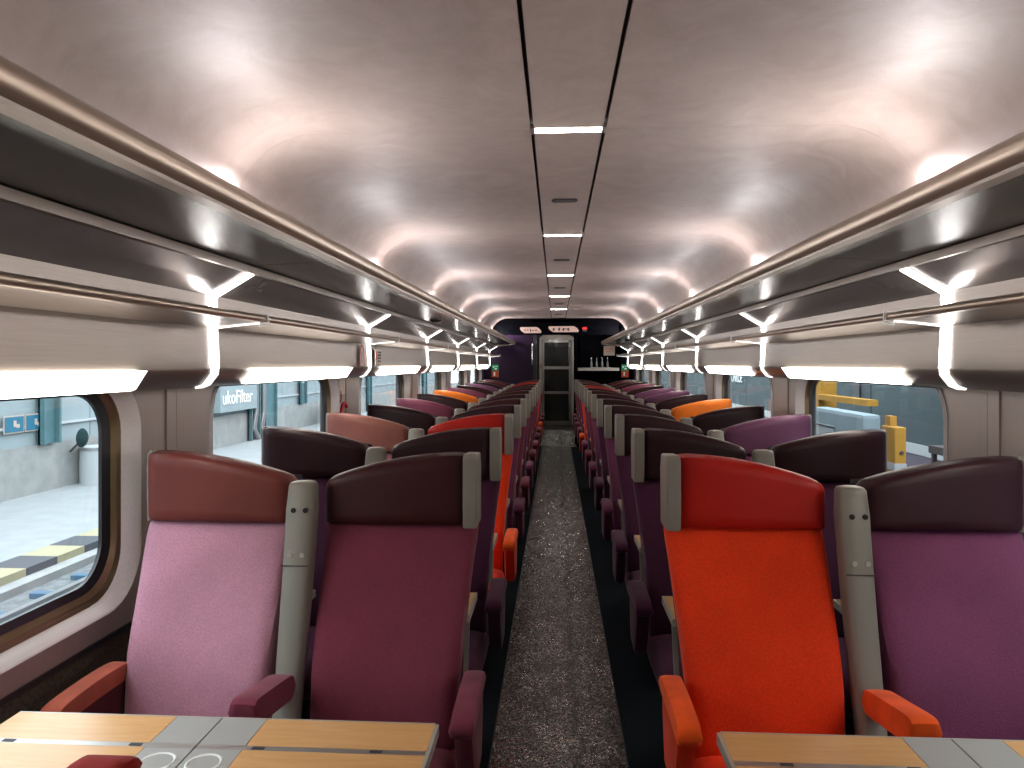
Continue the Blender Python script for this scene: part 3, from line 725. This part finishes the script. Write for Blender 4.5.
# ------------------------------------------------------------------ front tables
def table(s, nm):
    t_ = thing('folding_table', 'wooden folding table with grey centre band in front of the %s front seats' % nm, 'table', (0, 0, 0), 'folding tables of the front bay')
    zt_ = .730; th = .024; yh = 1.488
    def bx(name, x0, x1, y0, y1, m, bev=.0, z0=None, z1=None, par=None):
        a, b2 = sorted((s * x0, s * x1))
        return obj(name, MB().box(a, b2, y0, y1, zt_ - th if z0 is None else z0, zt_ if z1 is None else z1), m, par or t_, False, bev)
    gp = .0015
    for (y0, y1) in ((yh + .009, 1.61), (.98, yh - .009)):
        nmf = 'far' if y0 > yh else 'near'
        a = bx('wood_leaf', .308, .686 - gp, y0, y1, 'table_wood'); bx('grey_inlay', .686, .785, y0, y1, 'table_grey')
        bx('grey_inlay', .789, .89, y0, y1, 'table_grey'); bx('wood_leaf', .89 + gp, 1.26, y0, y1, 'table_wood')
    bx('edge_trim', .300, .3075, .98, 1.61, 'table_line'); bx('edge_trim', .3085, 1.26, 1.6105, 1.615, 'table_line')
    bx('centre_seam', .785, .789, .98, 1.61, 'brass', 0, zt_ - th, zt_ - .004)
    bx('hinge_strip', .308, .785, yh - .0085, yh + .0085, 'steel', 0, zt_ - th, zt_)
    bx('hinge_strip', .789, 1.26, yh - .0085, yh + .0085, 'steel', 0, zt_ - th, zt_)
    for x in (.41, .655, .915, 1.19): bx('hinge', x - .013, x + .013, yh - .005, yh + .005, 'print_dark', 0, zt_ - .001, zt_ + .001)
    obj('table_leg', MB().box(s * .787 - .04, s * .787 + .04, 1.15, 1.35, 0, zt_ - th), 'grey_plastic', t_, False, .01)
    for x in (.74, .835):
        ring = MB(); n = 28; i0 = 0
        for rr, zz in ((.030, .0), (.032, .002), (.034, .002), (.036, 0)):
            ring.v += [(s * x + rr * math.cos(2 * PI * j / n), 1.425 + rr * math.sin(2 * PI * j / n), zt_ + zz) for j in range(n)]
        for k in range(3):
            for j in range(n): ring.f.append((k * n + j, k * n + (j + 1) % n, (k + 1) * n + (j + 1) % n, (k + 1) * n + j))
        obj('cup_ring', ring, 'white_paint', t_, True)
table(-1, 'left'); table(1, 'right')

# ------------------------------------------------------------------ stickers and notices
def disc_arch(x, s, y, z, w_, h_, name, label, fig=True):
    t_ = thing(name, label, 'sign', (x, y, z))
    out = [(-w_ / 2, 0)] + [(w_ / 2 * -math.cos(PI * k / 12), h_ * .35 + h_ * .65 * math.sin(PI * k / 12)) for k in range(13)] + [(w_ / 2, 0)]
    inn_ = [(a * .70, b_ * .88) for a, b_ in out]
    mb = MB(); n_ = len(out)
    mb.v = [(0, a, b_) for a, b_ in out] + [(0, a, b_) for a, b_ in inn_]
    for k in range(n_ - 1): mb.f.append((k, k + 1, n_ + k + 1, n_ + k))
    obj('red_band', mb, 'red_paint', t_)
    obj('sign_field', MB().prism_x(inn_, s * .0005, s * .002), 'sign_cream', t_)
    if fig: obj('print_figure', MB().box(-.001, .001, -.015, .012, .02, h_ * .45).box(-.001, .001, -.012, .01, h_ * .5, h_ * .68), 'steel', t_)
    return t_
disc_arch(-1.248, -1, PC + P - .23, H - .012, .12, .135, 'arch_sticker', 'red arched sticker on the left panel before the second strip light')
disc_arch(1.248, 1, PC + 2 * P - .16, H - .012, .12, .13, 'arch_sticker', 'red arched sticker on the right panel before the third strip light')
t_ = thing('notice_plate', 'small cream notice with dark print on the left panel past the second strip light', 'sign', (-1.246, PC + P + .13, H + .0))
obj('plate', MB().box(-.003, .003, -.035, .14, -.01, .10), 'sign_cream', t_)
pm = MB()
for k in range(4): pm.box(.003, .004, .02, .12, .075 - k * .02, .084 - k * .02)
obj('print_lines', pm, 'print_dark', t_); obj('red_mark', MB().box(.003, .004, -.028, -.002, .03, .08), 'red_paint', t_)
t_ = thing('pillar_notice', 'white text sticker on the left pillar after the second window', 'sign', (-1.392, PC + P - .15, 1.39))
obj('sticker', MB().prism_x([(-.085, -.06), (.04, -.06), (.05, .05), (.03, .07), (-.08, .07), (-.095, .04)], -.001, .002), 'sign_cream', t_)
pm = MB()
for k in range(5): pm.box(.002, .003, -.065, .02, .045 - k * .02, .049 - k * .02)
obj('print_lines', pm, 'steel', t_)
t_ = thing('pillar_sticker', 'red hooked line and ring sticker on the left pillar below the white notice', 'sign', (-1.391, PC + P - .13, 1.10))
pts = [(0, -.10 + .0, .0)] + [(0, -.09 + .09 * (1 - math.cos(PI * k / 14)) * .9, .17 * math.sin(PI * k / 16)) for k in range(1, 12)]
obj('hooked_line', MB().tube(pts, .011, 6), 'red_paint', t_, True)
obj('ring', MB().tube([(0, -.085 + .022 * math.cos(2 * PI * k / 14), .215 + .035 * math.sin(2 * PI * k / 14)) for k in range(15)], .004, 5), 'red_paint', t_, True)
tag(obj('smoke_detector', MB().cyl((0, 0, 0), .05, -.018, 'z', 18, .035), 'gap_black', None, True, loc=(-1.0, 5.85, H + .352)), 'dark round detector under the left glass shelf', 'detector')
tag(obj('smoke_detector', MB().cyl((0, 0, 0), .05, -.018, 'z', 18, .035), 'gap_black', None, True, loc=(1.0, 10.9, H + .352)), 'dark round detector under the right glass shelf near the far end', 'detector')

# ------------------------------------------------------------------ outside left: depot wall, platform, track
GZ = -.68
gr = tag(obj('ground', MB().box(-40, 40, -30, 90, GZ - .3, GZ - .1), 'ballast'), None, None, None, 'structure')
pf = struct('trim_1'); pf.name = 'trim_1'
PLX = -5.58
obj('platform_slab', MB().box(-8.7, PLX - .44, -20, 80, GZ - .1, GZ + .06), 'platform_concrete', pf)
bmh = {}
for q, mname in ((0, 'hazard_black'), (1, 'hazard_yellow')): bmh[q] = MB().box(PLX - .44, PLX, 0, .47, GZ - .1, GZ + .062).mesh('edge_slab', mname)
for k in range(60): put('edge_slab', bmh[k % 2], pf, (0, 3.6 + k * .48, 0))
obj('kerb', MB().box(PLX, PLX + .18, -20, 80, GZ - .1, GZ - .02), 'concrete', pf)
for x, lab in ((-4.78, 'farther steel rail of the track beside the left platform'), (-3.34, 'nearer steel rail of the track beside the left platform')):
    tag(obj('track_rail', MB().box(x - .035, x + .035, -20, 80, GZ - .03, GZ + .04).box(x - .07, x + .07, -20, 80, GZ - .049, GZ - .03), 'rail_steel'), lab, 'rail')
slm = MB().box(-5.2, -2.9, 0, .1, GZ - .1, GZ - .05).mesh('sleeper', 'sleeper_blue')
sl_root = thing('track_sleepers', 'blue grey sleepers laid under the track left of the train', 'sleepers')
for k in range(26): put('sleeper', slm, sl_root, (0, 2 + k * .62, 0))
wl = struct('trim_2')
WX = -8.62; WT = H - .156 * 8.58
obj('concrete_base', MB().box(WX - .3, WX, -20, 60, GZ - .1, WT), 'concrete', wl)
cl = MB().box(0, .06, .01, 1.19, WT, 4.2).mesh('cladding_panel', 'cladding')
for k in range(55): put('cladding_panel', cl, wl, (WX - .09, -6 + 1.2 * k, 0))
obj('cladding_backing', MB().box(WX - .2, WX - .12, -20, 60, WT, 4.2), 'concrete', wl)
obj('cladding_rail', MB().box(WX - .03, WX + .02, -20, 60, WT + .30, WT + .34), 'weathered_white', wl)
for k, (y, w_) in enumerate(((11.75, .42), (20.1, .62), (21.1, .9), (24.2, .5), (28.9, 1.0), (33, .6), (40, 1.2), (47, 1.2))):
    c_ = thing('steel_column', 'teal steel column against the depot wall, %s from the near end' % ORD[k], 'column', (WX, y, 0), 'teal columns of the depot wall')
    zb_ = WT if k in (0, 3) else GZ + .06
    obj('web', MB().box(.02, .06, 0, w_, zb_, 4.2), 'teal_steel', c_)
    obj('flange', MB().box(.0, .14, 0, .05, zb_, 4.2).box(.0, .14, w_ - .05, w_, zb_, 4.2), 'teal_steel', c_)
t_ = thing('steel_brace', 'slanting teal brace in front of the depot wall seen through the second left window', 'brace', (WX + .2, 26.2, 0))
obj('brace_beam', MB().tube([(0, 0, 2.6), (0, 1.9, .0)], .13, 8), 'teal_steel', t_, True)
t_ = thing('wall_pipes', 'pair of grey bent pipes at the foot of the depot wall', 'pipes', (WX + .12, 20.4, 0))
for q in (0, .55): obj('pipe', MB().tube([(0, q, 1.5), (0, q + .05, .2), (0, q - .12, -.3), (0, q + .2, -.62)], .08, 8), 'rail_steel', t_, True)
t_ = thing('convex_mirror', 'dark round mirror on the depot wall behind the first left window', 'mirror', (WX + .25, 12.55, .22))
obj('mirror_disc', MB().loft([[(xx, rr * math.cos(2 * PI * j / 20), rr * math.sin(2 * PI * j / 20)) for j in range(20)] for xx, rr in ((-.03, .12), (0, .17), (.03, .14), (.05, .06))]), 'mirror_dark', t_, True)
obj('mirror_arm', MB().tube([(-.25, .05, -.25), (-.02, 0, -.05)], .02, 6), 'print_dark', t_)
tag(obj('red_post', MB().box(-.1, .1, 0, .16, GZ + .06, .15), 'red_paint', None, loc=(WX + .3, 13.35, 0)), 'red post standing before the depot wall', 'post')
t_ = thing('wall_tank', 'dirty white drum against the concrete wall beside the red post', 'drum', (WX + .3, 12.9, GZ + .06))
obj('drum_body', MB().cyl((0, 0, 0), .28, .66, 'z', 18), 'weathered_white', t_, True); obj('drum_band', MB().cyl((0, 0, .60), .29, .05, 'z', 18), 'rail_steel', t_, True)
for k, y in enumerate((10.45, 10.98, 11.45)):
    t_ = thing('safety_sign', 'blue pictogram sign on the depot wall, %s of three from the left' % ORD[k], 'sign', (WX + .02, y, .565), 'blue signs on the depot wall')
    obj('sign_border', MB().box(0, .012, 0, .44, -.14, .14), 'sign_peach', t_); obj('sign_field', MB().box(.012, .02, .02, .42, -.12, .12), 'sign_blue', t_)
    pm = MB().box(.02, .024, .20, .26, -.04, .06).box(.02, .024, .26, .33, -.06, .0)
    obj('pictogram', pm, 'sign_peach', t_)
def text(name, body, size, mat_, parent, loc, rot, ext=.004):
    c_ = bpy.data.curves.new(name, 'FONT'); c_.body = body; c_.size = size; c_.extrude = ext; c_.materials.append(MATS[mat_])
    tmp = bpy.data.objects.new('tmp', c_); COL.objects.link(tmp); bpy.context.view_layer.update()
    me = bpy.data.meshes.new_from_object(tmp.evaluated_get(bpy.context.evaluated_depsgraph_get())); bpy.data.objects.remove(tmp)
    o_ = bpy.data.objects.new(name, me); COL.objects.link(o_); o_.parent = parent; o_.location = loc; o_.rotation_euler = rot; return o_
t_ = thing('wall_sign', 'white lettering reading ukoFilter on pale board beside the teal columns', 'sign', (WX + .26, 18.0, .50))
obj('sign_board', MB().box(-.25, 0, -.1, 2.15, -.2, .52), 'cladding', t_)
text('lettering', 'ukoFilter', .50, 'white_paint', t_, (.01, .0, 0), (PI / 2, 0, PI / 2))
t_ = thing('equipment_box', 'pale equipment cabinet standing on the left platform', 'cabinet', (WX + .9, 25.2, GZ + .06))
obj('cabinet_body', MB().box(-.3, .3, 0, 1.6, 0, .85), 'pale_box', t_, False, .02); obj('cabinet_rail', MB().tube([(.33, -.6, 0), (.33, -.6, .8), (.33, .1, .8), (.33, .1, 0)], .04, 6), 'rail_steel', t_)

# ------------------------------------------------------------------ outside right: dark train, yellow lift, boxes
tr_ = thing('parked_train', 'dark teal train car parked beyond the right windows', 'train', (5.0, 0, 0))
pan = MB().box(0, .06, .012, 2.58, .35, 3.9).mesh('body_panel', 'train_teal')
for k in range(22): put('body_panel', pan, tr_, (0, -6 + 2.6 * k, 0))
obj('body_core', MB().box(.04, .5, -6, 52, -.3, 3.9), 'black', tr_)
obj('lower_band', MB().box(-.03, 0, -6, 52, .26, .40), 'weathered_white', tr_)
obj('body_ledge', MB().box(-.03, .0, -6, 8.6, 1.46, 1.49), 'teal_steel', tr_)
obj('skirt', MB().box(-.02, .05, -6, 52, -.6, .26), 'exterior_floor', tr_)
obj('door_slot', MB().box(-.02, .01, 12.6, 12.85, .9, 3), 'black', tr_)
text('lettering', 'ONROE', .36, 'white_paint', tr_, (-.02, 21.6, 1.02), (PI / 2, 0, -PI / 2), .004)
obj('emblem', MB().tube([(-.03, 22.4 + .28 * math.cos(2 * PI * k / 20), 1.18 + .28 * math.sin(2 * PI * k / 20)) for k in range(21)], .07, 6), 'white_paint', tr_, True)
t_ = thing('lift_mast', 'yellow lift mast with red plate seen through the first right window', 'mast', (3.55, 10.05, GZ - .1))
obj('mast_column', MB().box(-.12, .12, 0, .5, 0, 3.4), 'crane_yellow', t_); obj('red_plate', MB().box(-.14, -.12, .12, .44, 2.05, 2.35), 'red_paint', t_)
obj('mast_beam', MB().box(-.14, -.02, -1.6, -.002, 1.83, 1.90), 'crane_yellow', t_)
pm = MB()
for k in range(6): pm.box(-.13, -.12, .1, .4, 1.72 + k * .05, 1.735 + k * .05)
obj('mast_holes', pm, 'print_dark', t_)
t_ = thing('control_cabinet', 'pale blue control cabinet with small screen outside the first right window', 'cabinet', (3.0, 7.5, GZ - .1))
obj('cabinet_body', MB().box(-.02, .16, 0, 1.38, 0, 1.80), 'pale_box', t_, False, .04)
obj('cabinet_panel', MB().box(-.03, -.02, .75, 1.35, 1.05, 1.62), 'weathered_white', t_); obj('cabinet_slot', MB().box(-.034, -.03, .72, 1.38, 1.60, 1.615), 'print_dark', t_)
obj('screen', MB().box(-.036, -.03, .9, 1.15, 1.40, 1.5), 'sign_blue', t_); obj('screen_mark', MB().box(-.038, -.036, .97, 1.02, 1.42, 1.48), 'red_paint', t_)
t_ = thing('yellow_cabinet', 'yellow cabinet with white stripe and handwheel outside the first right window', 'cabinet', (2.62, 6.0, GZ - .1))
obj('cabinet_body', MB().box(0, .09, 0, .24, 0, 1.80), 'crane_yellow', t_, False, .01)
obj('white_stripe', MB().box(-.005, .0, .0, .24, 1.46, 1.515).box(0, .09, -.005, 0, 1.46, 1.515), 'weathered_white', t_)
obj('top_block', MB().box(.02, .07, .12, .22, 1.80, 1.88), 'crane_yellow', t_); obj('latch', MB().cyl((.05, -.012, 1.60), .015, .012, 'y', 10), 'print_dark', t_)
hwl = MB().tube([(-.06, .05 + .13 * math.cos(2 * PI * k / 20), 1.22 + .13 * math.sin(2 * PI * k / 20)) for k in range(21)], .012, 6)
for k in range(3):
    a = 2 * PI * k / 3 + .5; hwl.tube([(-.06, .05, 1.22), (-.06, .05 + .13 * math.cos(a), 1.22 + .13 * math.sin(a))], .008, 5)
hwl.tube([(-.06, .05, 1.22), (.05, .05, 1.22)], .012, 6)
obj('handwheel', hwl, 'print_dark', t_, True)
t_ = thing('trestle', 'small dark trestle before the parked train', 'stand', (4.1, 7.6, GZ - .1))
obj('stand_top', MB().box(-.2, .2, 0, .5, 1.36, 1.44), 'print_dark', t_)
for x in (-.16, .16):
    for y in (.04, .46): obj('leg', MB().box(x - .02, x + .02, y - .02, y + .02, 0, 1.36), 'print_dark', t_)
